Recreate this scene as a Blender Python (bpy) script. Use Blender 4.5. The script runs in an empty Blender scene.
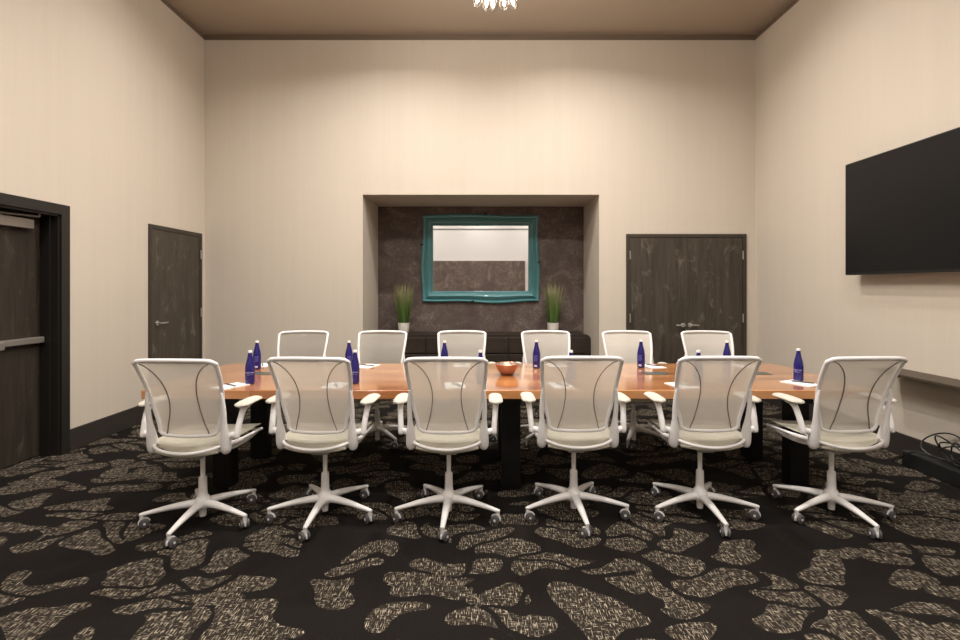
import bpy, bmesh, math, random
from mathutils import Vector, Matrix
random.seed(7)
C = bpy.context.scene.collection
PI = math.pi
F = 500.0; HY = 287.0; H = 1.42

# ------------------------------------------------------------------ materials
def new_mat(name):
    m = bpy.data.materials.new(name); m.use_nodes = True
    nt = m.node_tree; b = nt.nodes['Principled BSDF']
    return m, nt, b
def simple(name, col, rough=.5, metal=0, spec=.5, coat=0, trans=0, ior=1.45):
    m, nt, b = new_mat(name)
    b.inputs['Base Color'].default_value = (*col, 1)
    b.inputs['Roughness'].default_value = rough
    b.inputs['Metallic'].default_value = metal
    b.inputs['Specular IOR Level'].default_value = spec
    b.inputs['Coat Weight'].default_value = coat
    b.inputs['Transmission Weight'].default_value = trans
    b.inputs['IOR'].default_value = ior
    return m
def N(nt, t, **kw):
    n = nt.nodes.new(t)
    for k, v in kw.items(): setattr(n, k, v)
    return n
def ramp(nt, stops, interp='LINEAR'):
    r = N(nt, 'ShaderNodeValToRGB'); cr = r.color_ramp; cr.interpolation = interp
    while len(cr.elements) < len(stops): cr.elements.new(.5)
    for e, (p, c) in zip(cr.elements, stops):
        e.position = p; e.color = (*c, 1) if len(c) == 3 else c
    return r
def coords(nt, scale=(1, 1, 1), rot=(0, 0, 0)):
    tc = N(nt, 'ShaderNodeTexCoord'); mp = N(nt, 'ShaderNodeMapping')
    mp.inputs['Scale'].default_value = scale; mp.inputs['Rotation'].default_value = rot
    nt.links.new(tc.outputs['Object'], mp.inputs['Vector']); return mp.outputs['Vector']
def noise(nt, vec, scale, detail=2, rough=.5, dist=0):
    n = N(nt, 'ShaderNodeTexNoise'); n.inputs['Scale'].default_value = scale
    n.inputs['Detail'].default_value = detail; n.inputs['Roughness'].default_value = rough
    n.inputs['Distortion'].default_value = dist
    nt.links.new(vec, n.inputs['Vector']); return n.outputs['Fac']
def math_(nt, op, a, b=None, clamp=False):
    n = N(nt, 'ShaderNodeMath', operation=op); n.use_clamp = clamp
    for i, v in enumerate((a, b)):
        if v is None: continue
        if isinstance(v, (int, float)): n.inputs[i].default_value = v
        else: nt.links.new(v, n.inputs[i])
    return n.outputs[0]
def mixc(nt, fac, a, b, blend='MIX'):
    n = N(nt, 'ShaderNodeMix', data_type='RGBA', blend_type=blend)
    if isinstance(fac, (int, float)): n.inputs[0].default_value = fac
    else: nt.links.new(fac, n.inputs[0])
    for i, v in ((6, a), (7, b)):
        if isinstance(v, tuple): n.inputs[i].default_value = (*v, 1)
        else: nt.links.new(v, n.inputs[i])
    return n.outputs[2]
def bump(nt, b, h, strength=.2, dist=.01):
    n = N(nt, 'ShaderNodeBump'); n.inputs['Strength'].default_value = strength
    n.inputs['Distance'].default_value = dist
    nt.links.new(h, n.inputs['Height']); nt.links.new(n.outputs[0], b.inputs['Normal'])

def wallpaper():
    m, nt, b = new_mat('woven_wallcovering')
    v1 = coords(nt, (9, 9, .12)); v2 = coords(nt, (90, 90, 2.5)); v3 = coords(nt, (2.5, 2.5, 160))
    a = noise(nt, v1, 1, 2); s = noise(nt, v2, 1, 3); t = noise(nt, v3, 1, 2)
    k = math_(nt, 'ADD', math_(nt, 'MULTIPLY', a, .45), math_(nt, 'ADD', math_(nt, 'MULTIPLY', s, .38), math_(nt, 'MULTIPLY', t, .17)))
    r = ramp(nt, [(.25, (.58, .508, .422)), (.75, (.622, .552, .465))])
    nt.links.new(k, r.inputs[0]); nt.links.new(r.outputs[0], b.inputs['Base Color'])
    b.inputs['Roughness'].default_value = .75; b.inputs['Specular IOR Level'].default_value = .25
    bump(nt, b, s, .08, .003); return m
def dark_wood(name, c1, c2, c3, axis=0):
    m, nt, b = new_mat(name)
    sc = [(14, 14, 1.2), (1.2, 14, 14)][axis]; sc2 = [(70, 70, 3.5), (3.5, 70, 70)][axis]; sc3 = [(7, 7, 4.2), (4.2, 7, 7)][axis]
    a = noise(nt, coords(nt, sc), 1, 4, .6, .4); f = noise(nt, coords(nt, sc2), 1, 3, .6)
    w = noise(nt, coords(nt, sc3), 1, 5, .65, .8)
    k = math_(nt, 'ADD', math_(nt, 'MULTIPLY', a, .6), math_(nt, 'MULTIPLY', f, .4))
    r = ramp(nt, [(.30, c1), (.62, c2)]); nt.links.new(k, r.inputs[0])
    wr = ramp(nt, [(.57, (0, 0, 0)), (.78, (1, 1, 1))]); nt.links.new(w, wr.inputs[0])
    mk = math_(nt, 'MULTIPLY', math_(nt, 'MULTIPLY', wr.outputs[0], f), 1.5, True)
    nt.links.new(mixc(nt, mk, r.outputs[0], c3), b.inputs['Base Color'])
    b.inputs['Roughness'].default_value = .5; b.inputs['Specular IOR Level'].default_value = .3
    bump(nt, b, f, .15, .002); return m
def plaster(q=1.0):
    m, nt, b = new_mat('dark_brushed_plaster')
    a = noise(nt, coords(nt, (1, 1, 1)), 2.6, 6, .65, 1.2); f = noise(nt, coords(nt, (1, 1, 1)), 16, 5, .7, 2.0)
    k = math_(nt, 'ADD', math_(nt, 'MULTIPLY', a, .55), math_(nt, 'MULTIPLY', f, .45))
    r = ramp(nt, [(p, tuple(c * q for c in cc)) for p, cc in ((.38, (.068, .047, .040)), (.52, (.108, .079, .067)), (.66, (.23, .178, .148)))]); nt.links.new(k, r.inputs[0])
    nt.links.new(r.outputs[0], b.inputs['Base Color'])
    b.inputs['Roughness'].default_value = .5; b.inputs['Specular IOR Level'].default_value = .35
    bump(nt, b, f, .2, .004); return m
def carpet():
    m, nt, b = new_mat('patterned_carpet')
    tc = N(nt, 'ShaderNodeTexCoord'); P = tc.outputs['Object']
    nz = N(nt, 'ShaderNodeTexNoise'); nz.inputs['Scale'].default_value = 2.3; nz.inputs['Detail'].default_value = 1.2
    nt.links.new(P, nz.inputs['Vector'])
    sub = N(nt, 'ShaderNodeVectorMath', operation='SUBTRACT'); sub.inputs[1].default_value = (.5, .5, .5)
    nt.links.new(nz.outputs['Color'], sub.inputs[0])
    scl = N(nt, 'ShaderNodeVectorMath', operation='SCALE'); scl.inputs['Scale'].default_value = .62
    nt.links.new(sub.outputs[0], scl.inputs[0])
    add = N(nt, 'ShaderNodeVectorMath', operation='ADD'); nt.links.new(P, add.inputs[0]); nt.links.new(scl.outputs[0], add.inputs[1])
    mp = N(nt, 'ShaderNodeMapping'); mp.inputs['Rotation'].default_value = (0, 0, .2); mp.inputs['Scale'].default_value = (2.9, 5.2, 0)
    nt.links.new(add.outputs[0], mp.inputs['Vector'])
    vo = N(nt, 'ShaderNodeTexVoronoi', feature='SMOOTH_F1', voronoi_dimensions='2D'); vo.inputs['Scale'].default_value = 1
    vo.inputs['Randomness'].default_value = .9; vo.inputs['Smoothness'].default_value = .12
    nt.links.new(mp.outputs[0], vo.inputs['Vector'])
    ve = N(nt, 'ShaderNodeTexVoronoi', feature='DISTANCE_TO_EDGE', voronoi_dimensions='2D'); ve.inputs['Scale'].default_value = 1
    ve.inputs['Randomness'].default_value = .9
    nt.links.new(mp.outputs[0], ve.inputs['Vector'])
    sz = noise(nt, P, 1.3, 0, .4)
    blob0 = math_(nt, 'LESS_THAN', vo.outputs['Distance'], math_(nt, 'ADD', .31, math_(nt, 'MULTIPLY', sz, .28)))
    gap = math_(nt, 'GREATER_THAN', ve.outputs['Distance'], .08)
    n2 = noise(nt, P, 1.7, 0, .4, .4)
    join = math_(nt, 'GREATER_THAN', n2, .58)
    blob = math_(nt, 'MULTIPLY', blob0, math_(nt, 'MAXIMUM', gap, join))
    d1 = noise(nt, coords(nt, (260, 24, 1)), 1, 1, .5); d2 = noise(nt, coords(nt, (32, 210, 1)), 1, 1, .5)
    dm = math_(nt, 'MAXIMUM', d1, math_(nt, 'SUBTRACT', d2, .035))
    soft = noise(nt, coords(nt, (30, 30, 1)), 1, 2)
    dash = ramp(nt, [(.585, (0, 0, 0)), (.70, (1, 1, 1))]); nt.links.new(dm, dash.inputs[0])
    yarn = mixc(nt, dash.outputs[0], (.016, .0122, .0095), (.52, .44, .33))
    yarn2 = mixc(nt, math_(nt, 'MULTIPLY', soft, .35), yarn, (.05, .038, .028))
    basec = mixc(nt, noise(nt, coords(nt, (160, 160, 1)), 1, 2), (.0065, .0052, .0045), (.0125, .0102, .0088))
    nt.links.new(mixc(nt, blob, basec, yarn2), b.inputs['Base Color'])
    b.inputs['Roughness'].default_value = .95; b.inputs['Specular IOR Level'].default_value = .1
    bump(nt, b, math_(nt, 'ADD', dm, math_(nt, 'MULTIPLY', blob, .4)), .5, .006); return m
def table_wood():
    m, nt, b = new_mat('butcher_block_wood')
    tc = N(nt, 'ShaderNodeTexCoord'); sp = N(nt, 'ShaderNodeSeparateXYZ'); nt.links.new(tc.outputs['Object'], sp.inputs[0])
    row = math_(nt, 'FLOOR', math_(nt, 'MULTIPLY', sp.outputs['Y'], 9))
    wn0 = N(nt, 'ShaderNodeTexWhiteNoise', noise_dimensions='1D'); nt.links.new(row, wn0.inputs['W'])
    xs = math_(nt, 'ADD', math_(nt, 'MULTIPLY', sp.outputs['X'], .95), math_(nt, 'MULTIPLY', wn0.outputs['Value'], 7))
    col = math_(nt, 'FLOOR', xs)
    cm = N(nt, 'ShaderNodeCombineXYZ'); nt.links.new(row, cm.inputs[0]); nt.links.new(col, cm.inputs[1])
    wn = N(nt, 'ShaderNodeTexWhiteNoise', noise_dimensions='2D'); nt.links.new(cm.outputs[0], wn.inputs['Vector'])
    grain = noise(nt, coords(nt, (1.6, 34, 34)), 1, 4, .6, .6)
    k = math_(nt, 'ADD', math_(nt, 'MULTIPLY', wn.outputs['Value'], .55), math_(nt, 'MULTIPLY', grain, .45))
    r = ramp(nt, [(.12, (.27, .085, .026)), (.45, (.46, .175, .058)), (.85, (.64, .30, .11))]); nt.links.new(k, r.inputs[0])
    nt.links.new(r.outputs[0], b.inputs['Base Color'])
    b.inputs['Roughness'].default_value = .24; b.inputs['Specular IOR Level'].default_value = .6
    b.inputs['Coat Weight'].default_value = 1; b.inputs['Coat Roughness'].default_value = .12; b.inputs['Coat IOR'].default_value = 1.75
    return m
def mesh_fabric():
    m, nt, b = new_mat('sheer_mesh_fabric')
    b.inputs['Base Color'].default_value = (.76, .71, .64, 1); b.inputs['Roughness'].default_value = .7
    tr = N(nt, 'ShaderNodeBsdfTransparent'); tl = N(nt, 'ShaderNodeBsdfTranslucent'); tl.inputs[0].default_value = (.72, .68, .62, 1)
    mx = N(nt, 'ShaderNodeMixShader'); mx.inputs[0].default_value = .28
    nt.links.new(b.outputs[0], mx.inputs[1]); nt.links.new(tl.outputs[0], mx.inputs[2])
    m2 = N(nt, 'ShaderNodeMixShader'); m2.inputs[0].default_value = .20
    nt.links.new(mx.outputs[0], m2.inputs[1]); nt.links.new(tr.outputs[0], m2.inputs[2])
    nt.links.new(m2.outputs[0], nt.nodes['Material Output'].inputs['Surface']); return m
def emis(name, col, s):
    m, nt, b = new_mat(name)
    b.inputs['Base Color'].default_value = (*col, 1)
    b.inputs['Emission Color'].default_value = (*col, 1); b.inputs['Emission Strength'].default_value = s
    return m

M = dict(
    wall=wallpaper(), plaster=plaster(), plaster2=plaster(1.5), carpet=carpet(), table=table_wood(), mesh=mesh_fabric(),
    ceil=simple('taupe_ceiling_paint', (.44, .36, .285), .8, spec=.2),
    trim=simple('brown_reveal_band', (.20, .145, .105), .8, spec=.2),
    rear=simple('white_wall_paint', (.86, .83, .80), .8),
    base=simple('dark_baseboard', (.030, .024, .021), .55),
    frame=simple('dark_door_frame_paint', (.046, .037, .027), .5, spec=.4),
    bigframe=simple('black_brown_frame_paint', (.015, .013, .011), .45),
    door=dark_wood('dark_stained_veneer', (.030, .024, .018), (.074, .060, .045), (.22, .19, .15)),
    cred=dark_wood('espresso_cabinet_wood', (.018, .012, .009), (.036, .025, .018), (.07, .052, .038), 1),
    bigdoor=dark_wood('darker_stained_veneer', (.016, .012, .009), (.044, .034, .025), (.11, .09, .068)),
    white=simple('white_chair_plastic', (.82, .79, .775), .38),
    seatfab=simple('cream_seat_fabric', (.62, .58, .48), .85, spec=.2),
    pad=simple('cream_arm_pad', (.52, .48, .41), .7, spec=.3),
    seam=simple('grey_seam_piping', (.19, .165, .135), .6),
    wheel=simple('smoky_grey_caster_plastic', (.10, .095, .095), .2),
    hubcap=simple('light_caster_hood', (.70, .68, .67), .35),
    black=simple('black_steel', (.008, .007, .007), .5, spec=.3),
    plastic=simple('black_plastic', (.012, .012, .012), .4),
    screen=simple('dark_glossy_screen', (.009, .009, .0095), .33, spec=.22),
    steel=simple('brushed_metal', (.62, .60, .57), .32, metal=1),
    alum=simple('satin_aluminium', (.30, .27, .24), .45, metal=.6),
    teal=simple('teal_lacquer', (.07, .22, .235), .3, coat=.5),
    tealdark=simple('dark_teal_notch', (.006, .015, .016), .6),
    mirror=simple('mirror_glass', (.93, .93, .93), .01, metal=1),
    bottle=simple('cobalt_blue_glass', (.014, .008, .165), .08, coat=.4, trans=.2),
    cap=simple('white_bottle_cap', (.9, .89, .88), .4),
    print=simple('white_label_print', (.62, .64, .85), .5),
    print2=simple('pale_blue_label_print', (.10, .10, .42), .5),
    paper=simple('white_paper', (.88, .87, .85), .7),
    ink=simple('black_pen_plastic', (.02, .02, .02), .3),
    copper=simple('hammered_copper', (.42, .20, .12), .3, metal=.7),
    copperin=simple('polished_bowl_lining', (.80, .62, .52), .25, metal=.8),
    pot=simple('silver_white_ceramic', (.72, .67, .60), .3),
    glass=simple('clear_glass', (1, 1, 1), .02, trans=1, ior=1.3),
    bulb=emis('lit_bulb', (1, .86, .68), 14),
    down=emis('added_downlight_glow', (1, .93, .84), 12),
    darkmetal=simple('dark_bronze_metal', (.03, .025, .02), .4, metal=.6),
)
def grass_mat():
    m, nt, b = new_mat('green_grass_blades')
    tc = N(nt, 'ShaderNodeTexCoord'); sp = N(nt, 'ShaderNodeSeparateXYZ'); nt.links.new(tc.outputs['Object'], sp.inputs[0])
    r = ramp(nt, [(.12, (.028, .07, .010)), (.40, (.10, .165, .035)), (.66, (.25, .235, .11))])
    k = math_(nt, 'ADD', sp.outputs['Z'], math_(nt, 'MULTIPLY', noise(nt, coords(nt, (60, 60, 6)), 1), .12))
    nt.links.new(k, r.inputs[0]); nt.links.new(r.outputs[0], b.inputs['Base Color'])
    b.inputs['Roughness'].default_value = .5; return m
M['grass'] = grass_mat()

# ------------------------------------------------------------------ mesh helpers
def box(bm, x0, x1, y0, y1, z0, z1, bev=0, seg=2, mi=0):
    ly = bm.faces.layers.int.get('flat') or bm.faces.layers.int.new('flat')
    old = set(bm.faces)
    vs = [bm.verts.new((x, y, z)) for x in (x0, x1) for y in (y0, y1) for z in (z0, z1)]
    idx = [(0, 1, 3, 2), (4, 6, 7, 5), (0, 4, 5, 1), (2, 3, 7, 6), (0, 2, 6, 4), (1, 5, 7, 3)]
    fs = [bm.faces.new([vs[i] for i in q]) for q in idx]
    ly = bm.faces.layers.int.get('flat') or bm.faces.layers.int.new('flat')
    for f in fs: f.material_index = mi; f[ly] = 1
    if bev:
        es = {e for f in fs for e in f.edges}
        r = bmesh.ops.bevel(bm, geom=list(es), offset=bev, segments=seg, profile=.5, affect='EDGES')
        for f in bm.faces:
            if f not in old: f.material_index = mi; f[ly] = 1
    return bm
def spline(pts, n=6):
    """Catmull-Rom through points (tuples of any length)"""
    out = []; L = len(pts)
    for i in range(L - 1):
        p0 = pts[max(i - 1, 0)]; p1 = pts[i]; p2 = pts[i + 1]; p3 = pts[min(i + 2, L - 1)]
        for k in range(n):
            t = k / n
            out.append(tuple(.5 * ((2 * b) + (-a + c) * t + (2 * a - 5 * b + 4 * c - d) * t * t + (-a + 3 * b - 3 * c + d) * t ** 3)
                             for a, b, c, d in zip(p0, p1, p2, p3)))
    out.append(tuple(pts[-1])); return out
def tube(bm, pts, rx, ry=None, seg=10, closed=False, up=(0, 0, 1), mi=0):
    """sweep an ellipse; rx, ry numbers or lists (rx along the side vector, ry along the up-ish vector)"""
    n = len(pts); P = [Vector(p[:3]) for p in pts]
    if ry is None: ry = rx
    RX = rx if isinstance(rx, (list, tuple)) else [rx] * n
    RY = ry if isinstance(ry, (list, tuple)) else [ry] * n
    rings = []; U = Vector(up)
    for i in range(n):
        if closed: t = P[(i + 1) % n] - P[i - 1]
        else: t = P[min(i + 1, n - 1)] - P[max(i - 1, 0)]
        t.normalize()
        s = t.cross(U)
        if s.length < 1e-4: s = t.cross(Vector((0, 1, 0)))
        s.normalize(); u = s.cross(t).normalized()
        rings.append([bm.verts.new(P[i] + s * math.cos(a) * RX[i] + u * math.sin(a) * RY[i]) for a in [2 * PI * k / seg for k in range(seg)]])
    m = n if closed else n - 1
    for i in range(m):
        a = rings[i]; b = rings[(i + 1) % n]
        for k in range(seg):
            f = bm.faces.new((a[k], a[(k + 1) % seg], b[(k + 1) % seg], b[k])); f.material_index = mi
    if not closed:
        f = bm.faces.new(rings[0][::-1]); f.material_index = mi
        f = bm.faces.new(rings[-1]); f.material_index = mi
    return bm
def lathe(bm, prof, seg=24, mat=None, mi=0):
    """prof: list of (r, z)"""
    rings = []; mat = mat or Matrix()
    for r, z in prof:
        if r < 1e-5: rings.append([bm.verts.new(mat @ Vector((0, 0, z)))])
        else: rings.append([bm.verts.new(mat @ Vector((r * math.cos(2 * PI * k / seg), r * math.sin(2 * PI * k / seg), z))) for k in range(seg)])
    for a, b in zip(rings, rings[1:]):
        for k in range(seg):
            k2 = (k + 1) % seg
            if len(a) == 1 and len(b) == 1: continue
            if len(a) == 1: f = bm.faces.new((a[0], b[k2], b[k]))
            elif len(b) == 1: f = bm.faces.new((a[k], a[k2], b[0]))
            else: f = bm.faces.new((a[k], a[k2], b[k2], b[k]))
            f.material_index = mi
    return bm
def obj(name, bm, mats, parent=None, smooth=True, loc=None, rot=None, mods=None, angle=50):
    bmesh.ops.recalc_face_normals(bm, faces=bm.faces)
    ly = bm.faces.layers.int.get('flat'); flat = [bool(ly and f[ly]) for f in bm.faces]
    me = bpy.data.meshes.new(name); bm.to_mesh(me); bm.free()
    for m in (mats if isinstance(mats, (list, tuple)) else [mats]): me.materials.append(m)
    if smooth:
        me.set_sharp_from_angle(angle=math.radians(angle))
        for p, fl in zip(me.polygons, flat): p.use_smooth = not fl
    o = bpy.data.objects.new(name, me); C.objects.link(o)
    if parent: o.parent = parent
    if loc: o.location = loc
    if rot: o.rotation_euler = rot
    return o
def struct(name, bm, m, **k):
    o = obj(name, bm, m, **k); o['kind'] = 'structure'; return o
def tag(o, label, cat, group=None):
    o['label'] = label; o['category'] = cat
    if group: o['group'] = group
    return o
def thing(name, label, cat, loc=(0, 0, 0), rz=0, group=None):
    o = bpy.data.objects.new(name, None); C.objects.link(o)
    o.location = loc; o.rotation_euler = (0, 0, rz); o.empty_display_size = .1
    return tag(o, label, cat, group)
def dup(o, parent=None):
    c = o.copy(); C.objects.link(c); c.parent = parent
    for ch in list(o.children): dup(ch, c)
    return c
B = bmesh.new

# ------------------------------------------------------------------ the room
XL, XR, YB, YR, ZC = -3.55, 3.55, 6.45, -3.2, 4.70
ZT = 4.605
DY0, DY1, DZ = 3.06, 4.226, 2.035      # left entrance opening
struct('floor', box(B(), XL - .4, XR + .2, YR - .2, YB + 1.2, -.1, 0), M['carpet'], smooth=False)
struct('ceiling', box(B(), XL - .2, XR + .2, YR - .2, YB + .3, ZC, ZC + .15), M['ceil'], smooth=False)
bm = B()
box(bm, XL - .22, XL, YR, DY0, 0, ZT); box(bm, XL - .22, XL, DY1, YB, 0, ZT); box(bm, XL - .22, XL, DY0, DY1, DZ, ZT)
struct('wall_left', bm, M['wall'], smooth=False)
struct('wall_right', box(B(), XR, XR + .2, YR, YB, 0, ZT), M['wall'], smooth=False)
NX0, NX1, NZ, NY = -1.513, 1.538, 2.612, 7.42
bm = B()
box(bm, XL - .22, NX0, YB, NY, 0, ZT); box(bm, NX1, XR + .2, YB, NY, 0, ZT); box(bm, NX0, NX1, YB, NY, NZ, ZT)
struct('wall_back', bm, M['wall'], smooth=False)
struct('wall_niche', box(B(), NX0 - .1, NX1 + .1, NY, NY + .12, 0, NZ + .1), M['plaster'], smooth=False)
struct('wall_rear', box(B(), XL - .2, XR + .2, YR - .15, YR, 0, ZC), M['rear'], smooth=False)
# set-back band between wall and ceiling, coloured darker brown than both
g = .045
struct('trim_1', box(B(), XL - .2, XR + .2, YB + g, YB + .2, ZT, ZC), M['trim'], smooth=False)
struct('trim_2', box(B(), XL - .2, XL - g, YR, YB + .2, ZT, ZC), M['trim'], smooth=False)
struct('trim_3', box(B(), XR + g, XR + .2, YR, YB + .2, ZT, ZC), M['trim'], smooth=False)
# far wall seen in the mirror: picture rail and dark wainscot panel
struct('trim_4', box(B(), XL, XR, YR, YR + .02, 3.485, 3.525, .006), simple('grey_rail_paint', (.30, .28, .28), .6))
struct('trim_5', box(B(), XL, 1.62, YR, YR + .06, .12, 2.36, .005), M['plaster2'], smooth=False)
def baseboard(name, *a):
    struct(name, box(B(), *a, .004, 1), M['base'], smooth=False)
baseboard('baseboard_left', XL, XL + .016, DY1 + .085, YB, 0, .19)
baseboard('baseboard_back', XL, NX0, YB - .016, YB, 0, .19)
baseboard('baseboard_back_right', NX1, XR, YB - .016, YB, 0, .19)
baseboard('baseboard_right', XR - .016, XR, YR, YB, 0, .19)
baseboard('baseboard_left_near', XL, XL + .016, YR, DY0 - .09, 0, .19)

# entrance door on the left wall (recessed, with panic bar and closer)
d = bpy.data.objects.new('door_1', None); C.objects.link(d); d['kind'] = 'structure'
bm = B()   # casing + jamb
box(bm, XL - .01, XL + .02, DY1 - .005, DY1 + .082, 0, DZ + .082, .003); box(bm, XL - .01, XL + .02, DY0 - .082, DY0 + .005, 0, DZ + .082, .003)
box(bm, XL - .01, XL + .02, DY0, DY1, DZ - .005, DZ + .082, .003)
box(bm, XL - .20, XL, DY1 - .02, DY1 + .0, 0, DZ); box(bm, XL - .20, XL, DY0, DY0 + .02, 0, DZ); box(bm, XL - .20, XL, DY0, DY1, DZ - .02, DZ)
box(bm, XL - .09, XL - .06, DY1 - .035, DY1 - .01, 0, DZ); 
obj('door_frame', bm, M['bigframe'], d, smooth=False)
lf = obj('door_leaf', box(B(), XL - .205, XL - .15, DY0 + .02, DY1 - .022, .01, DZ - .022, .003), M['bigdoor'], d, smooth=False)
bm = B(); xb = XL - .15
box(bm, xb, xb + .05, DY0 + .10, DY1 - .03, .955, 1.005, .006)
box(bm, xb + .01, xb + .075, DY0 + .14, 3.82, .935, 1.0, .008)
obj('push_bar', bm, M['alum'], lf)
bm = B(); box(bm, xb, xb + .06, 3.5, 4.085, 1.893, 1.973, .005); obj('door_closer', bm, M['alum'], lf)
bm = B(); tube(bm, [(xb + .05, 3.62, 1.98), (xb + .10, 4.08, 1.995)], .009); tube(bm, [(xb + .05, 3.62, 1.96), (xb + .05, 3.62, 1.99)], .015)
tube(bm, [(xb + .10, 4.08, 1.995), (xb + .10, 4.08, 2.03)], .012)
obj('closer_arm', bm, M['alum'], lf)

def lever(parent, p, axis, dirn, length=.12):
    """lever handle: rosette + neck + lever; axis = unit normal out of the door, dirn = unit vector along the lever"""
    bm = B(); a = Vector(axis); dd = Vector(dirn); p = Vector(p)
    tube(bm, [p, p + a * .012], .028, seg=20, up=(0, 0, 1)); tube(bm, [p + a * .01, p + a * .05], .010)
    pts = spline([tuple(p + a * .045 - dd * .012), tuple(p + a * .055 + dd * .03), tuple(p + a * .052 + dd * .08), tuple(p + a * .048 + dd * length)], 4)
    tube(bm, pts, .008, .010)
    return obj('lever_handle', bm, M['steel'], parent)
def hinge(parent, x, y, z, ax):
    bm = B(); tube(bm, [(x, y, z - .055), (x, y, z + .055)], .008, seg=10); 
    return obj('hinge', bm, M['steel'], parent)
# small door, left wall near the corner
d = bpy.data.objects.new('door_2', None); C.objects.link(d); d['kind'] = 'structure'
y0, y1, zt = 5.346, 6.362, 2.098
bm = B(); box(bm, XL - .01, XL + .018, y0, y0 + .045, 0, zt, .002); box(bm, XL - .01, XL + .018, y1 - .045, y1, 0, zt, .002); box(bm, XL - .01, XL + .018, y0 + .045, y1 - .045, zt - .045, zt, .002)
obj('door_frame', bm, M['frame'], d, smooth=False)
lf = obj('door_leaf', box(B(), XL - .02, XL + .010, y0 + .048, y1 - .048, .01, zt - .048, .002), M['door'], d, smooth=False)
lever(lf, (XL + .009, y0 + .13, 1.025), (1, 0, 0), (0, 1, 0))
for z in (.3, 1.1, 1.83): hinge(lf, XL + .024, y1 - .045, z, 1)
# double door on back wall
d = bpy.data.objects.new('door_3', None); C.objects.link(d); d['kind'] = 'structure'
x0, x1, zt = 1.883, 3.431, 2.103; xm = (x0 + x1) / 2
bm = B(); box(bm, x0, x0 + .045, YB - .018, YB + .01, 0, zt, .002); box(bm, x1 - .045, x1, YB - .018, YB + .01, 0, zt, .002); box(bm, x0 + .045, x1 - .045, YB - .018, YB + .01, zt - .045, zt, .002)
obj('door_frame', bm, M['frame'], d, smooth=False)
for s, (a, b_) in ((-1, (x0 + .048, xm - .0025)), (1, (xm + .0025, x1 - .048))):
    lf = obj('door_leaf', box(B(), a, b_, YB - .010, YB + .02, .01, zt - .048, .002), M['door'], d, smooth=False)
    lever(lf, (xm + s * .045, YB - .009, .93), (0, -1, 0), (s, 0, 0), .10)
    hx = a if s < 0 else b_
    for z in (.3, 1.02, 1.83): hinge(lf, hx, YB - .022, z, 0)

# ------------------------------------------------------------------ niche: mirror, credenza, plants
def make_mirror():
    W, Hh, GW, GH = 1.73, 1.275, 1.405, .965
    root = thing('wall_mirror', 'large rectangular mirror in a wavy-edged teal frame hung inside the dark niche', 'mirror', (.01, NY, 1.844))
    # outline stations around the frame, (outer, inner) pairs
    def wav(t, side):   # outer edge ripple, metres outward
        return {0: .012 * math.sin(2 * PI * t) + .012 * math.sin(PI * t) ,          # top
                1: -.006 + .022 * math.sin(2 * PI * (t - .42)) * .8,               # right (top -> bottom)
                2: .020 * math.sin(PI * t) - .014 * math.cos(2 * PI * t * 1.5),    # bottom (right -> left)
                3: .018 * math.sin(2 * PI * (t - .15))}[side]
    n = 24; st = []
    co = [(-W / 2, Hh / 2), (W / 2, Hh / 2), (W / 2, -Hh / 2), (-W / 2, -Hh / 2)]
    ci = [(-GW / 2, GH / 2), (GW / 2, GH / 2), (GW / 2, -GH / 2), (-GW / 2, -GH / 2)]
    nrm = [(0, 1), (1, 0), (0, -1), (-1, 0)]
    for s in range(4):
        for k in range(n):
            t = k / n; e = math.sin(PI * t) ** .5 if 0 < t < 1 else 0
            w = wav(t, s) * e
            a, b = co[s], co[(s + 1) % 4]; c, d_ = ci[s], ci[(s + 1) % 4]
            o = (a[0] + (b[0] - a[0]) * t + nrm[s][0] * w, a[1] + (b[1] - a[1]) * t + nrm[s][1] * w)
            i = (c[0] + (d_[0] - c[0]) * t, c[1] + (d_[1] - c[1]) * t); st.append((o, i))
    # profile: u 0 = outer, 1 = inner ; v = height off the wall
    prof = [(0, .0), (0, .028), (.03, .042), (.10, .048), (.16, .040), (.26, .040), (.34, .052), (.56, .070), (.62, .066), (.66, .052), (.80, .046), (.86, .050), (.96, .040), (1, .022), (1, .008)]
    bm = B(); rings = []
    for o, i in st:
        rings.append([bm.verts.new((o[0] + (i[0] - o[0]) * u, -v, o[1] + (i[1] - o[1]) * u)) for u, v in prof])
    m = len(rings)
    for k in range(m):
        a, b = rings[k], rings[(k + 1) % m]
        for j in range(len(prof) - 1): bm.faces.new((a[j], a[j + 1], b[j + 1], b[j]))
    obj('mirror_frame', bm, M['teal'], root, angle=28)
    obj('mirror_glass', box(B(), -GW / 2 - .005, GW / 2 + .005, -.016, -.004, -GH / 2 - .005, GH / 2 + .005), M['mirror'], root, smooth=False)
    for (x, z, rz) in ((.07, Hh / 2 + .012, .5), (-W / 2 + .0, .20, 2.2), (W / 2 - .005, -.06, 2.2), (-.12, -Hh / 2 + .0, -.6)):
        bm = B(); c, s_ = math.cos(rz), math.sin(rz)
        tube(bm, [(x - c * .03, -.043, z + s_ * .012), (x, -.050, z), (x + c * .03, -.043, z - s_ * .012 + .010)], [.008, .017, .008], .012, seg=8)
        o = obj('frame_notch', bm, M['tealdark'], root); o['label'] = 'small dark notch on the frame edge'
    return root
make_mirror()

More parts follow.
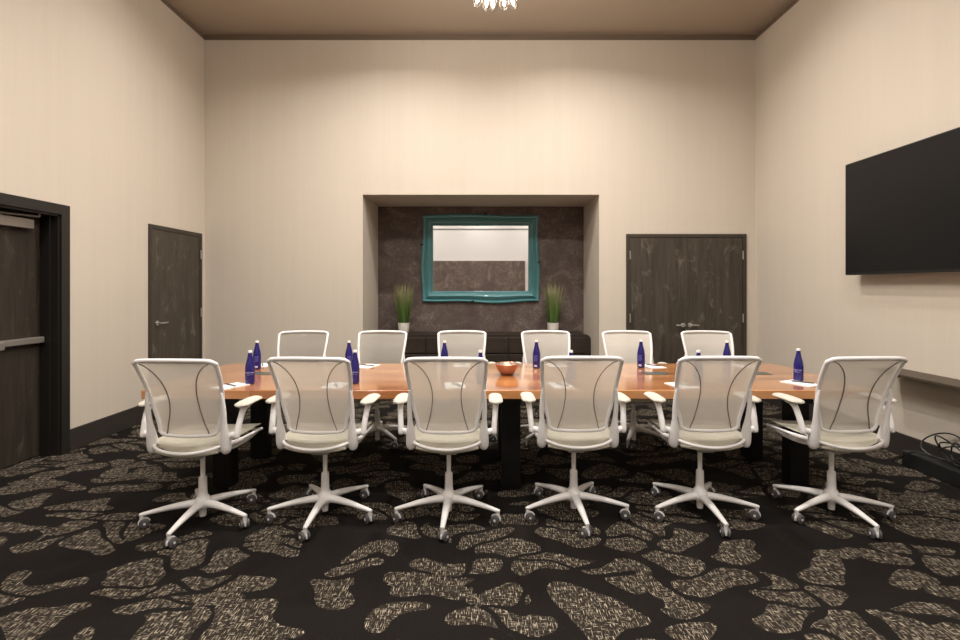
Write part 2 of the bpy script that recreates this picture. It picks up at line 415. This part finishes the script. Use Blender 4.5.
def make_credenza():
    x0, x1, y0, y1, z1 = -1.49, 1.533, 6.90, NY - .012, .76
    root = thing('credenza', 'long low dark wood credenza with rounded ends inside the wall niche', 'sideboard', ((x0 + x1) / 2, (y0 + y1) / 2, 0))
    cx, cy = (x0 + x1) / 2, (y0 + y1) / 2; hw = (x1 - x0) / 2; hd = (y1 - y0) / 2
    bm = B(); r = .07; pts = []
    for a in range(7): t = PI / 2 - a / 6 * PI / 2; pts.append((hw - r + r * math.cos(t), z1 - r + r * math.sin(t)))
    pts += [(hw, .08), (-hw, .08)]
    for a in range(7): t = PI - a / 6 * PI / 2; pts.append((-hw + r + r * math.cos(t), z1 - r + r * math.sin(t)))
    f = [bm.verts.new((x, -hd + .02, z)) for x, z in pts]; b_ = [bm.verts.new((x, hd, z)) for x, z in pts]
    bm.faces.new(f); bm.faces.new(b_[::-1])
    for i in range(len(pts)): j = (i + 1) % len(pts); bm.faces.new((f[i], b_[i], b_[j], f[j]))
    obj('cabinet_body', bm, M['cred'], root)
    obj('plinth', box(B(), -hw + .08, hw - .08, -hd + .06, hd - .02, 0, .082), M['black'], root, smooth=False)
    for xa, xb in ((-1.42, -1.33), (-1.315, -.757), (-.737, -.187), (-.167, .383), (.403, .953), (.973, 1.46)):
        xa -= cx; xb -= cx
        obj('drawer', box(B(), xa, xb, -hd, -hd + .022, .505, .722, .006), M['cred'], root)
        obj('cabinet_door', box(B(), xa, xb, -hd, -hd + .022, .10, .488, .006), M['cred'], root)
make_credenza()

def make_plant(loc, rz, label, seed):
    R_ = random.Random(seed)
    root = thing('potted_grass', label, 'potted plant', loc, rz, 'potted grasses on the credenza')
    bm = B(); lathe(bm, [(0, 0), (.062, 0), (.070, .01), (.080, .07), (.084, .14), (.086, .15), (.080, .15), (.076, .13), (0, .13)], 28)
    obj('flower_pot', bm, M['pot'], root)
    bm = B()
    for i in range(190):
        a = R_.uniform(0, 2 * PI); rr = .070 * math.sqrt(R_.random()); h = R_.uniform(.36, .60)
        lean = rr * .9 + R_.uniform(0, .05); wd = R_.uniform(.0035, .0070); aa = a + R_.uniform(-.5, .5)
        side = Vector((-math.sin(aa + R_.uniform(-1.2, 1.2)), math.cos(aa), 0)).normalized(); prev = None
        for k in range(6):
            t = k / 5
            p = Vector((rr * math.cos(a) + math.cos(aa) * lean * t ** 1.5, rr * math.sin(a) + math.sin(aa) * lean * t ** 1.5, .13 + h * t))
            w = wd * (1 - t ** 3) + .0006
            q = (bm.verts.new(p - side * w), bm.verts.new(p + side * w))
            if prev: bm.faces.new((prev[0], prev[1], q[1], q[0]))
            prev = q
    obj('grass_blades', bm, M['grass'], root)
make_plant((-1.09, 7.15, .761), .3, 'green grass in silver pot on the credenza, left of the teal mirror', 1)
make_plant((1.045, 7.15, .761), 2.1, 'green grass in silver pot on the credenza, right of the teal mirror', 2)

# ------------------------------------------------------------------ television and right-wall ledge
def make_tv():
    y0, y1, z0, z1 = 2.84, 4.67, 1.53, 2.56
    root = thing('television', 'large black flat-screen television mounted on the right wall', 'television', (XR, (y0 + y1) / 2, (z0 + z1) / 2))
    hy, hz = (y1 - y0) / 2, (z1 - z0) / 2
    obj('television_body', box(B(), -.140, -.090, -hy, hy, -hz, hz, .006), M['plastic'], root)
    obj('screen', box(B(), -.143, -.139, -hy + .012, hy - .012, -hz + .022, hz - .012), M['screen'], root, smooth=False)
    bm = B(); box(bm, -.091, -.001, -.25, .25, -.2, .2, .004); box(bm, -.012, -.001, -.35, .35, -.25, .25)
    obj('wall_bracket', bm, M['black'], root, smooth=False)
make_tv()
root = thing('wall_ledge', 'long dark wood ledge mounted low along the right wall', 'shelf', (XR, 3.1, 0))
obj('ledge_board', box(B(), -.26, 0, -1.3, 1.15, .713, .735, .004), dark_wood('ledge_wood', (.04, .028, .02), (.075, .055, .038), (.11, .085, .06)), root)
for y in (-1.0, -.1, .95):
    bm = B(); box(bm, -.20, 0, y - .015, y + .015, .690, .714)
    obj('bracket', bm, M['black'], root, smooth=False)
# floor cable box and coiled cables
tag(obj('power_box', box(B(), -.075, .075, -.40, .40, 0, .12, .01), M['plastic'], None, loc=(3.445, 3.60, 0)), 'low black power box on the carpet against the right wall baseboard', 'power box')
bm = B(); Rr = random.Random(4)
for j in range(5):
    cx, cy = 3.445 + Rr.uniform(-.02, .02), 3.68 + Rr.uniform(-.12, .10); r = Rr.uniform(.075, .115); ph = Rr.uniform(0, 6)
    pts = []
    for k in range(28):
        a = ph + k / 28 * 2 * PI
        pts.append((cx + r * .55 * math.cos(a + j), cy + r * 1.25 * math.cos(a), .125 + r * .95 + r * .85 * math.sin(a) + .01 * math.sin(2 * a + j)))
    tube(bm, pts, .0055, seg=7, closed=True)
pts = spline([(3.44, 3.7, .14), (3.35, 3.85, .15), (3.34, 3.98, .06), (3.38, 4.10, .008), (3.48, 4.35, .008)], 8)
tube(bm, pts, .0055, seg=7)
tag(obj('cable_bundle', bm, M['plastic']), 'tangled black cables looped on the power box by the right wall', 'cable')

# ------------------------------------------------------------------ table
TX0, TX1, TY0, TY1, TZ, TH = -2.23, 2.62, 3.29, 4.45, .74, .058
tcx, tcy = (TX0 + TX1) / 2, (TY0 + TY1) / 2
root = thing('conference_table', 'long butcher-block wood conference table on black steel legs', 'table', (tcx, tcy, 0))
obj('tabletop', box(B(), TX0 - tcx, TX1 - tcx, TY0 - tcy, TY1 - tcy, TZ - TH, TZ, .004), M['table'], root)
zb = TZ - TH
for x in (-1.83, .22, 2.27):
    hw = .068
    for y in (3.60, 4.18):
        obj('leg', box(B(), x - hw - tcx, x + hw - tcx, y - .05 - tcy, y + .05 - tcy, 0, zb - .08, .003), M['black'], root)
    obj('crossbeam', box(B(), x - hw - tcx, x + hw - tcx, 3.5 - tcy, 4.28 - tcy, zb - .08, zb, .003), M['black'], root)
obj('rail', box(B(), -1.76 - tcx, 2.2 - tcx, tcy - .03 - tcy, .03, zb - .06, zb - .005), M['black'], root, smooth=False)
for (px, py) in ((-1.72, 3.93), (1.38, 3.93), (2.17, 3.93)):
    bm = B(); box(bm, px - .095 - tcx, px + .095 - tcx, py - .06 - tcy, py + .06 - tcy, TZ - .01, TZ + .004, .002)
    o = obj('power_grommet', bm, simple('grey_anodised_cover', (.10, .11, .10), .35, metal=.3), root); o['label'] = 'dark grey flip-top power outlet in the tabletop'

# ------------------------------------------------------------------ task chair
def make_chair():
    root = thing('task_chair', '', 'chair', (0, 0, 0), 0)
    W_ = M['white']
    # back panel surface: half-width and y as functions of z
    zs = [.560, .60, .65, .70, .755, .81, .87, .925, .975, 1.004]
    hw = [.148, .170, .184, .197, .207, .215, .222, .227, .230, .231]
    ys = [-.150, -.150, -.152, -.158, -.170, -.188, -.212, -.240, -.268, -.288]
    tab = spline([(a, b, c) for a, b, c in zip(zs, hw, ys)], 4)
    def surf(u, i):   # u -1..1 across
        z, w, y = tab[i]
        return Vector((u * w, y - .030 * (1 - u * u) * (1 if z > .6 else .6) + .018, z))
    bm = B(); grid = []
    for i in range(len(tab)):
        grid.append([bm.verts.new(surf(-1 + 2 * k / 14, i)) for k in range(15)])
    for i in range(len(tab) - 1):
        for k in range(14): bm.faces.new((grid[i][k], grid[i][k + 1], grid[i + 1][k + 1], grid[i + 1][k]))
    bmesh.ops.solidify(bm, geom=bm.faces[:], thickness=.0015)
    mesh = obj('back_mesh', bm, M['mesh'], root); mesh['label'] = 'sheer cream mesh panel'
    # seams
    sp = [(.995, .200), (.98, .170), (.94, .130), (.88, .099), (.80, .084), (.72, .088), (.65, .102), (.57, .124)]
    for s in (-1, 1):
        pts = []
        for z, x in spline(sp, 4):
            i = min(range(len(tab)), key=lambda q: abs(tab[q][0] - z)); w = tab[i][1]
            j = min(i + 1, len(tab) - 1) if tab[i][0] < z else max(i - 1, 0)
            if abs(tab[j][0] - tab[i][0]) > 1e-6: t = max(0, min(1, (z - tab[i][0]) / (tab[j][0] - tab[i][0])))
            else: t = 0
            y = (surf(x / w, i).y) * (1 - t) + surf(x / tab[j][1], j).y * t
            pts.append((s * x, y - .006, z))
        bm = B(); tube(bm, pts, .0026, .0045, seg=6, up=(0, 1, 0)); o = obj('seam', bm, M['seam'], mesh); o['label'] = 'grey curved seam on the mesh'
    # back frame: closed loop around the panel
    loop = []
    for (z, w, y) in tab[5:-2]: loop.append((-w, y + .018, z))
    zt, wt, yt = tab[-1]
    loop += [(-wt + .002, yt + .018, zt - .008), (-wt + .020, yt + .010, zt + .004)]
    for k in range(1, 10): u = -1 + 2 * k / 10; loop.append((u * (wt - .01), surf(u, len(tab) - 1).y, zt + .006 + .006 * (1 - u * u)))
    loop += [(wt - .020, yt + .010, zt + .004), (wt - .002, yt + .018, zt - .008)]
    for (z, w, y) in tab[-3:4:-1]: loop.append((w, y + .018, z))
    loop += [(.172, -.134, .583), (.158, -.137, .568), (.135, -.141, .561), (.07, -.150, .558), (0, -.154, .557), (-.07, -.150, .558), (-.135, -.141, .561), (-.158, -.137, .568), (-.172, -.134, .583)]
    bm = B(); n = len(loop)
    RX = []; RY = []
    for p in loop:
        if p[2] > .99: RX.append(.012); RY.append(.0125)
        elif p[2] < .6: RX.append(.010); RY.append(.010)
        else: RX.append(.0115); RY.append(.012)
    tube(bm, loop, RX, RY, seg=10, closed=True, up=(0, 1, 0)); obj('back_frame', bm, W_, root)
    # seat: shaped pad, waterfall front
    bm = B(); G = []; nx, ny = 14, 18
    def seatp(u, v, dz=0):
        k = max(0, 1 - v / .16)
        y = -.165 + .525 * v; w = .222 + .008 * math.sin(PI * v) - (.05 * max(0, (v - .82) / .18) ** 2) - .012 * k
        z = .514 - .016 * math.sin(PI * v) * (1 - u * u) - .040 * max(0, (v - .8) / .2) ** 2 + .006 * u * u
        yr = -.208 + .085 * u * u; zr = .482 + .026 * u * u
        y = y * (1 - k) + yr * k + .025 * (1 - u * u) * max(0, (v - .7) / .3); z = z * (1 - k * k) + zr * k * k
        return Vector((u * w, y, z + dz))
    for j in range(ny + 1): G.append([bm.verts.new(seatp(-1 + 2 * i / nx, j / ny)) for i in range(nx + 1)])
    for j in range(ny):
        for i in range(nx): bm.faces.new((G[j][i], G[j][i + 1], G[j + 1][i + 1], G[j + 1][i]))
    bmesh.ops.solidify(bm, geom=bm.faces[:], thickness=.022)
    obj('seat', bm, M['seatfab'], root)['label'] = 'cream fabric seat'
    # seat frame: rear bow and side rails around the seat, and lower cradle
    rp = [(-.218, .30, .478), (-.228, .15, .488), (-.226, .0, .495), (-.212, -.12, .508), (-.170, -.178, .495), (-.09, -.205, .480), (0, -.213, .474)]
    rp += [(-x, y, z) for x, y, z in rp[-2::-1]]
    bm = B(); P_ = spline(rp, 5); tube(bm, P_, .0095, .0095, seg=10)
    fr = spline([(-.218, .30, .478), (-.17, .352, .458), (0, .372, .452), (.17, .352, .458), (.218, .30, .478)], 5); tube(bm, fr, .010, .009, seg=10)
    obj('seat_frame', bm, W_, root)
    bm = B()
    for s in (-1, 1): tube(bm, spline([(s * .215, -.12, .478), (s * .205, .02, .456), (s * .195, .18, .450), (s * .19, .31, .462)], 5), .009, .012, seg=10)
    for y in (-.05, .10): tube(bm, spline([(-.205, y, .462), (-.09, y, .435), (0, y, .428), (.09, y, .435), (.205, y, .462)], 4), .012, .009)
    obj('seat_cradle', bm, W_, root)
    bm = B()   # underpan behind the column
    pts = [(u * .18, -.150 - .040 * (1 - u * u), .470 - .012 * (1 - u * u)) for u in [-1 + k / 6 for k in range(13)]]
    tube(bm, pts, .016, .010, seg=8); obj('seat_underpan', bm, M['seatfab'], root)
    bm = B(); box(bm, -.055, .055, -.10, .14, .405, .452, .014, 3); obj('tilt_mechanism', bm, simple('grey_mechanism', (.35, .33, .31), .5) if 'mech' not in M else M['mech'], root)
    # side brackets (pivot pods) with strut up to the back frame
    for s in (-1, 1):
        bm = B()
        pts = spline([(s * .216, -.124, .456, .008, .008), (s * .216, -.125, .460, .019, .021), (s * .217, -.130, .478, .028, .031), (s * .217, -.136, .515, .029, .033), (s * .217, -.146, .565, .025, .027),
                      (s * .219, -.156, .63, .015, .019), (s * .222, -.166, .70, .013, .016), (s * .222, -.176, .765, .010, .013), (s * .218, -.185, .815, .006, .008)], 5)
        tube(bm, pts, [max(.004, p[3]) for p in pts], [max(.004, p[4]) for p in pts], seg=14, up=(0, 1, 0))
        tube(bm, spline([(s * .215, -.12, .505), (s * .235, -.06, .50), (s * .23, .02, .492)], 4), .011, .014)
        obj('side_bracket', bm, W_, root)
        # armrest
        bm = B()
        pts = spline([(s * .277, -.130, .540, .007, .008), (s * .277, -.129, .545, .014, .018), (s * .278, -.126, .562, .0165, .022), (s * .280, -.116, .60, .0165, .021),
                      (s * .285, -.096, .655, .016, .019), (s * .289, -.070, .700, .018, .016), (s * .290, -.030, .714, .022, .010), (s * .290, .03, .716, .020, .006), (s * .290, .06, .716, .014, .004)], 5)
        tube(bm, pts, [p[3] for p in pts], [p[4] for p in pts], seg=14, up=(0, 1, 0))
        tube(bm, [(s * .205, -.136, .548), (s * .278, -.124, .566)], .018, seg=16)
        arm = obj('armrest', bm, W_, root)
        bm = B(); L0, L1 = -.135, .112; rings = []
        for k in range(17):
            t = k / 16; y = L0 + (L1 - L0) * t; e = math.sqrt(max(.0, 1 - (2 * t - 1) ** 6)); w = (.044 - .002 * t) * max(e, .25); zc = .728 + .003 * math.sin(PI * t)
            th = .017 * max(e, .35)
            rings.append([bm.verts.new((s * (.290) + w * math.cos(a), y, zc + th * math.sin(a) * (1 if math.sin(a) > 0 else .8))) for a in [2 * PI * q / 16 for q in range(16)]])
        for a, b_ in zip(rings, rings[1:]):
            for q in range(16): bm.faces.new((a[q], a[(q + 1) % 16], b_[(q + 1) % 16], b_[q]))
        bm.faces.new(rings[0][::-1]); bm.faces.new(rings[-1])
        obj('arm_pad', bm, M['pad'], arm)['label'] = 'cream padded arm pad'
    # gas lift and hub
    bm = B(); lathe(bm, [(0, .03), (.018, .03), (.020, .045), (.020, .10), (.0135, .11), (.0135, .41), (0, .41)], 20)
    obj('gas_lift', bm, W_, root)
    bm = B(); lathe(bm, [(0, .085), (.040, .085), (.046, .10), (.046, .125), (.038, .145), (.027, .16), (.0245, .19), (.023, .262), (.021, .268), (0, .268)], 26)
    obj('base_hub', bm, W_, root)
    # one leg pointing +X, with caster
    def leg_mesh():
        bm = B()
        pts = spline([(.025, 0, .110, .026, .027), (.09, 0, .110, .024, .021), (.18, 0, .102, .0205, .0165), (.265, 0, .089, .0165, .0125), (.318, 0, .080, .0135, .0105), (.334, 0, .078, .009, .008)], 5)
        tube(bm, pts, [p[3] for p in pts], [p[4] for p in pts], seg=12)
        tube(bm, [(.322, 0, .046), (.322, 0, .084)], .0105, seg=12)
        return bm
    def caster_mesh():     # origin at swivel
        bm = B()
        for s in (-1, 1):
            R_ = Matrix.Translation((-.012, s * .0165, .0285)) @ Matrix.Rotation(PI / 2, 4, 'X')
            lathe(bm, [(0, -.0095), (.0215, -.0095), (.0275, -.006), (.0285, 0), (.0275, .006), (.0215, .0095), (0, .0095)], 22, R_, 0)
        pts = [(-.012 + .0245 * math.cos(a), 0, .0285 + .0235 * math.sin(a)) for a in [math.radians(q) for q in range(-20, 171, 19)]]
        tube(bm, pts, .008, .0055, seg=8, up=(0, 1, 0), mi=1)
        lathe(bm, [(0, .03), (.011, .03), (.011, .060), (0, .060)], 14, None, 1)
        lathe(bm, [(0, -.028), (.007, -.028), (.008, .028), (0, .028)], 14, Matrix.Translation((-.012, 0, .0285)) @ Matrix.Rotation(PI / 2, 4, 'X'), 1)
        return bm
    l0 = obj('base_leg', leg_mesh(), W_, root); c0 = obj('caster', caster_mesh(), [M['wheel'], M['hubcap']], l0, loc=(.322, 0, 0)); c0['label'] = 'smoky grey twin-wheel caster'
    for k in range(1, 5):
        l = l0.copy(); C.objects.link(l); l.parent = root
        c = c0.copy(); C.objects.link(c); c.parent = l
    return root
M['mech'] = simple('grey_mechanism', (.35, .33, .31), .5)
chair0 = make_chair(); first = [True]
def place_chair(x, y, rz, star, label, group, lift=0.0):
    if first[0]: c = chair0; first[0] = False
    else: c = dup(chair0)
    c.location = (x, y, 0); c.rotation_euler = (0, 0, rz); c['label'] = label; c['group'] = group
    for o in c.children:
        if not o.name.startswith(('base_leg', 'base_hub')): o.location.z = lift
    legs = [o for o in c.children if o.name.startswith('base_leg')]
    Rr = random.Random(int(x * 1000) + int(y * 77))
    for k, l in enumerate(legs):
        l.rotation_euler = (0, 0, star - rz + k * 2 * PI / 5)
        l.children[0].rotation_euler = (0, 0, Rr.uniform(-1.2, 1.2))
R = math.radians
front = [(-1.685, 3.04, -2, -91, 'leftmost white mesh task chair of the near row, at the table\'s left end'),
         (-.963, 3.11, -3, -92, 'white mesh task chair, second from left in the near row'),
         (-.194, 3.11, 0, -92.7, 'white mesh task chair on the near side, just left of the copper bowl'),
         (.590, 3.150, 0, -87, 'white mesh task chair on the near side, just right of the copper bowl'),
         (1.385, 3.15, 0, -89, 'white mesh task chair, second from right in the near row'),
         (2.200, 3.13, 3, -85, 'rightmost white mesh task chair of the near row, nearest the wall ledge')]
for x, y, rz, st, lab in front: place_chair(x, y, R(rz), R(st), lab, 'white task chairs on the near side of the table')
back = [(-1.70, 4.64, 186, 70, 'leftmost white mesh task chair across the table, left of the niche'),
        (-.955, 4.65, 180, 95, 'white mesh task chair across the table, below the left potted grass'),
        (-.178, 4.66, 180, 60, 'white mesh task chair across the table, beneath the teal mirror\'s left half'),
        (.645, 4.66, 180, 80, 'white mesh task chair across the table, beneath the right potted grass'),
        (1.43, 4.65, 178, 100, 'white mesh task chair across the table, between niche and double doors'),
        (2.19, 4.64, 174, 75, 'white mesh task chair across the table, rightmost, in front of the double doors')]
for x, y, rz, st, lab in back: place_chair(x, y, R(rz), R(st), lab, 'white task chairs on the far side of the table', -.036)

# ------------------------------------------------------------------ bottles
def curved_text(txt, size, r, z, align=0):
    cu = bpy.data.curves.new('t', 'FONT'); cu.body = txt; cu.size = size; cu.align_x = 'CENTER'; cu.resolution_u = 2
    o = bpy.data.objects.new('t', cu); C.objects.link(o); bpy.context.view_layer.update()
    me = o.to_mesh(); bm = B(); bm.from_mesh(me); o.to_mesh_clear(); bpy.data.objects.remove(o); bpy.data.curves.remove(cu)
    bmesh.ops.subdivide_edges(bm, edges=bm.edges[:], cuts=1)
    for v in bm.verts:
        a = v.co.x / r; v.co = Vector((r * math.sin(a), -r * math.cos(a), z + v.co.y))
    return bm
def patch(bm, a0, a1, z0, z1, r, n=6):
    prev = None
    for k in range(n + 1):
        a = a0 + (a1 - a0) * k / n
        q = (bm.verts.new((r * math.sin(a), -r * math.cos(a), z0)), bm.verts.new((r * math.sin(a), -r * math.cos(a), z1)))
        if prev: bm.faces.new((prev[0], q[0], q[1], prev[1]))
        prev = q
def make_bottle(kind):
    root = thing('water_bottle', '', 'bottle')
    bm = B(); lathe(bm, [(0, .004), (.024, 0), (.0305, .004), (.032, .012), (.032, .105), (.0315, .118), (.028, .142), (.0205, .172), (.0150, .198), (.0135, .212), (.0135, .219), (0, .219)], 32)
    obj('bottle_glass', bm, M['bottle'], root)
    bm = B(); lathe(bm, [(0, .2195), (.0125, .2195), (.0132, .218), (.0132, .232), (.0122, .2345), (0, .2345)], 24); obj('cap', bm, M['cap'], root)
    if kind == 'front':
        bm = curved_text('SARATOGA', .0115, .0326, .078)
        obj('label_print', bm, M['print'], root, smooth=False)
        obj('small_print', curved_text('SPRING WATER', .0055, .0326, .066), M['print'], root, smooth=False)
    else:
        bm = B()
        for k in range(6): patch(bm, -.55, .55 - (k % 3) * .12, .105 - k * .0085, .1095 - k * .0085, .0326)
        obj('back_print', bm, M['print2'], root, smooth=False)
        bm = B(); patch(bm, -.45, .35, .016, .030, .0326); obj('white_print', bm, M['print'], root, smooth=False)
    return root
protos = {k: make_bottle(k) for k in ('front', 'back')}; usedb = set()
def at(px, Y): return (px - 480) / F * Y
bl = [(250, 3.51, 'front', 'blue bottle at the table\'s left end, nearer of that pair'),
      (257, 4.14, 'back', 'blue bottle at the table\'s left end, farther of that pair'),
      (349, 4.14, 'back', 'blue bottle in the second pair from left, farther one beside a notepad'),
      (355, 3.53, 'front', 'blue bottle in the second pair from left, nearer one by chair frame'),
      (444.5, 4.14, 'back', 'blue bottle standing before the left half of the chair under the mirror'),
      (480.5, 3.52, 'front', 'blue bottle just left of the copper bowl, near edge of the table'),
      (536.5, 4.19, 'back', 'blue bottle standing just right of the copper bowl'),
      (571, 3.52, 'front', 'blue bottle right of the centre, only its neck above a near chair back'),
      (641, 4.22, 'back', 'blue bottle in full view between fourth and fifth near chairs, beside a notepad'),
      (698.5, 3.52, 'front', 'blue bottle with only cap and neck showing, below double door handles'),
      (727, 4.14, 'back', 'blue bottle before the rightmost far chair, right of the double door handles'),
      (798.5, 3.62, 'front', 'blue bottle nearest the table\'s right end, standing by a notepad')]
for px, Y, kind, lab in bl:
    b = protos[kind] if kind not in usedb else dup(protos[kind]); usedb.add(kind)
    b.location = (at(px, Y), Y, TZ + .0005); b.rotation_euler = (0, 0, -math.atan2(at(px, Y), Y) + random.uniform(-.25, .25)); b['label'] = lab; b['group'] = 'blue water bottles on the table'

# notepads + pens
pads = [(230, 3.42, -.5, 'left end near chair one'), (335, 3.44, -.12, 0), (455, 3.44, .1, 0), (561, 3.44, .12, 0), (682, 3.44, .2, 0), (800.5, 3.52, .42, 0),
        (262, 4.33, .0, 0), (367, 4.28, -.35, 0), (462, 4.33, 0, 0), (556, 4.33, .1, 0), (652, 4.28, .25, 0), (741, 4.32, .2, 0)]
place = ['near the table\'s front left corner', 'seen through the second near chair\'s mesh back', 'seen through the third near chair\'s mesh back',
         'seen through the fourth near chair\'s mesh back', 'seen through the fifth near chair\'s mesh back', 'at the table\'s right end below the blue bottle',
         'at the far edge before the leftmost far chair', 'at the far edge beside the second pair of bottles', 'at the far edge before the chair under the mirror\'s left half',
         'at the far edge right of the copper bowl', 'at the far edge before the fifth far chair', 'at the far edge before the rightmost far chair']
pad0 = pen0 = None
for (px, Y, rz, _), where in zip(pads, place):
    x = at(px, Y)
    if pad0 is None:
        pad0 = obj('notepad', box(B(), -.07, .07, -.105, .105, 0, .004), M['paper'], smooth=False); p = pad0
    else: p = pad0.copy(); C.objects.link(p)
    p.location = (x, Y, TZ + .0005); p.rotation_euler = (0, 0, rz); tag(p, 'white notepad ' + where, 'notepad', 'notepads on the table')
    if pen0 is None:
        bm = B(); tube(bm, [(0, -.068, .0085), (0, -.06, .0085), (0, .06, .0085), (0, .07, .0085)], [.0018, .0045, .0045, .0035], seg=10); pen0 = obj('pen', bm, M['ink'])
        tube_bm = B(); box(tube_bm, -.0015, .0015, .02, .062, .012, .0145); obj('pen_clip', tube_bm, M['steel'], pen0); q = pen0
    else: q = dup(pen0)
    q.location = (x + .01, Y - .01, TZ + .0045); q.rotation_euler = (0, 0, rz + .45 + (1.0 if px in (230, 367) else 0)); tag(q, 'black pen on notepad ' + where, 'pen', 'pens on the notepads')

# bowl
bm = B(); lathe(bm, [(0, 0), (.040, 0), (.046, .003), (.068, .028), (.086, .060), (.094, .084), (.0925, .086), (.090, .084)], 40)
root = thing('bowl', 'small round copper bowl at the middle of the table', 'bowl', (at(507, 3.88), 3.88, TZ + .0005))
obj('bowl_shell', bm, M['copper'], root)
bm = B(); lathe(bm, [(.0915, .0845), (.083, .060), (.064, .030), (.040, .008), (0, .005)], 40); obj('bowl_lining', bm, M['copperin'], root)

# ------------------------------------------------------------------ chandelier
def make_chandelier():
    cx, cy, cz = .12, 4.05, 3.965
    root = thing('chandelier', 'glass-shaded ceiling chandelier above the table, only its lit tips in view', 'chandelier', (cx, cy, cz))
    bm = B(); lathe(bm, [(0, ZC - cz), (.09, ZC - cz), (.09, ZC - cz - .02), (.02, ZC - cz - .04), (0, ZC - cz - .04)], 28); obj('canopy', bm, M['darkmetal'], root)
    bm = B(); lathe(bm, [(0, 0), (.008, 0), (.008, ZC - cz - .03), (0, ZC - cz - .03)], 12); lathe(bm, [(0, -.05), (.04, -.03), (.05, 0), (.04, .03), (0, .05)], 24); obj('stem', bm, M['darkmetal'], root)
    tips = [(-.15, -.05, -.285, .35), (.075, -.03, -.30, .02), (.16, 0, -.275, .35), (-.07, .10, -.235, .2), (-.01, .12, -.228, .1), (.03, -.16, -.16, .3)]
    for i in range(8): a = 2 * PI * i / 8 + .35; tips.append((math.cos(a) * .27, math.sin(a) * .27, -.08, .6))
    for (x, y, z, tilt) in tips:
        az = math.atan2(y, x); d = Vector((math.cos(az) * math.sin(tilt), math.sin(az) * math.sin(tilt), -math.cos(tilt)))
        tip = Vector((x, y, z)); b0 = tip - d * .11
        bm = B(); tube(bm, spline([(0, 0, 0), tuple(b0 * .5 + Vector((0, 0, .05))), tuple(b0)], 5), .005, seg=8); tube(bm, [tuple(b0), tuple(b0 + d * .035)], .014, seg=14)
        arm = obj('lamp_arm', bm, M['darkmetal'], root)
        Mx = Matrix.Translation(b0 + d * .02) @ d.to_track_quat('Z', 'Y').to_matrix().to_4x4()
        bm = B(); lathe(bm, [(.016, 0), (.030, .02), (.038, .05), (.034, .082), (.018, .105), (.004, .115), (.003, .112), (.016, .102), (.032, .080), (.036, .05), (.028, .021), (.014, .001)], 20, Mx)
        obj('glass_shade', bm, M['glass'], arm)
        bm = B(); lathe(bm, [(0, .015), (.009, .018), (.013, .045), (.012, .06), (.006, .078), (0, .082)], 14, Mx); obj('bulb', bm, M['bulb'], arm)
    l = bpy.data.lights.new('chandelier_glow', 'POINT'); l.energy = 180; l.color = (1, .95, .87); l.shadow_soft_size = .12
    o = bpy.data.objects.new('chandelier_glow', l); C.objects.link(o); o.location = (cx, cy, cz - .06)
make_chandelier()

# unseen ceiling downlights, added to light the walls and fill from behind
dl0 = None
def downlight(x, y, power, size=.16, spread=150, col=(1, .965, .92)):
    global dl0
    where = 'in the ceiling'
    if dl0 is None:
        dl0 = thing('added_downlight', 'unseen round white downlight added to the taupe ceiling', 'ceiling light', group='added ceiling downlights, out of view')
        bm = B(); lathe(bm, [(.085, 0), (.11, 0), (.112, -.006), (.084, -.010), (.085, 0)], 28); obj('trim_ring', bm, M['rear'], dl0)
        bm = B(); lathe(bm, [(0, -.003), (.084, -.003)], 28); obj('lens', bm, M['down'], dl0); d = dl0
    else: d = dup(dl0)
    d.location = (x, y, ZC - .0005)
    l = bpy.data.lights.new('added_downlight_lamp', 'AREA'); l.shape = 'DISK'; l.size = size; l.energy = power; l.color = col; l.spread = R(spread)
    o = bpy.data.objects.new('added_downlight_lamp', l); C.objects.link(o); o.location = (x, y, ZC - .02)
for x, y, p in ((-2.3, 4.5, 18), (-1.1, 4.9, 54), (1.1, 4.9, 54), (2.3, 4.5, 18), (-1.9, 2.3, 36), (0, 2.3, 48), (1.9, 2.3, 36),
                (-1.9, .3, 24), (0, .3, 30), (1.9, .3, 24), (-2.2, -2.3, 36), (0, -2.3, 30), (2.2, -2.3, 36)): downlight(x, y, p)  # rows above and behind the camera are added fill for chairs and rear wall

w = bpy.data.worlds.new('World'); bpy.context.scene.world = w; w.use_nodes = True
w.node_tree.nodes['Background'].inputs[0].default_value = (1, .97, .94, 1); w.node_tree.nodes['Background'].inputs[1].default_value = .03

# ------------------------------------------------------------------ camera
cam = bpy.data.cameras.new('Camera'); co = bpy.data.objects.new('Camera', cam); C.objects.link(co)
co.location = (0, 0, H); co.rotation_euler = (PI / 2, 0, 0)
cam.sensor_width = 36; cam.lens = 36 * F / 960; cam.shift_y = -(320 - HY) / 960; cam.clip_start = .05
sc = bpy.context.scene; sc.camera = co
sc.view_settings.view_transform = 'Standard'; sc.view_settings.look = 'None'
sc.view_settings.exposure = 0; sc.view_settings.gamma = 1; sc.view_settings.use_curve_mapping = False
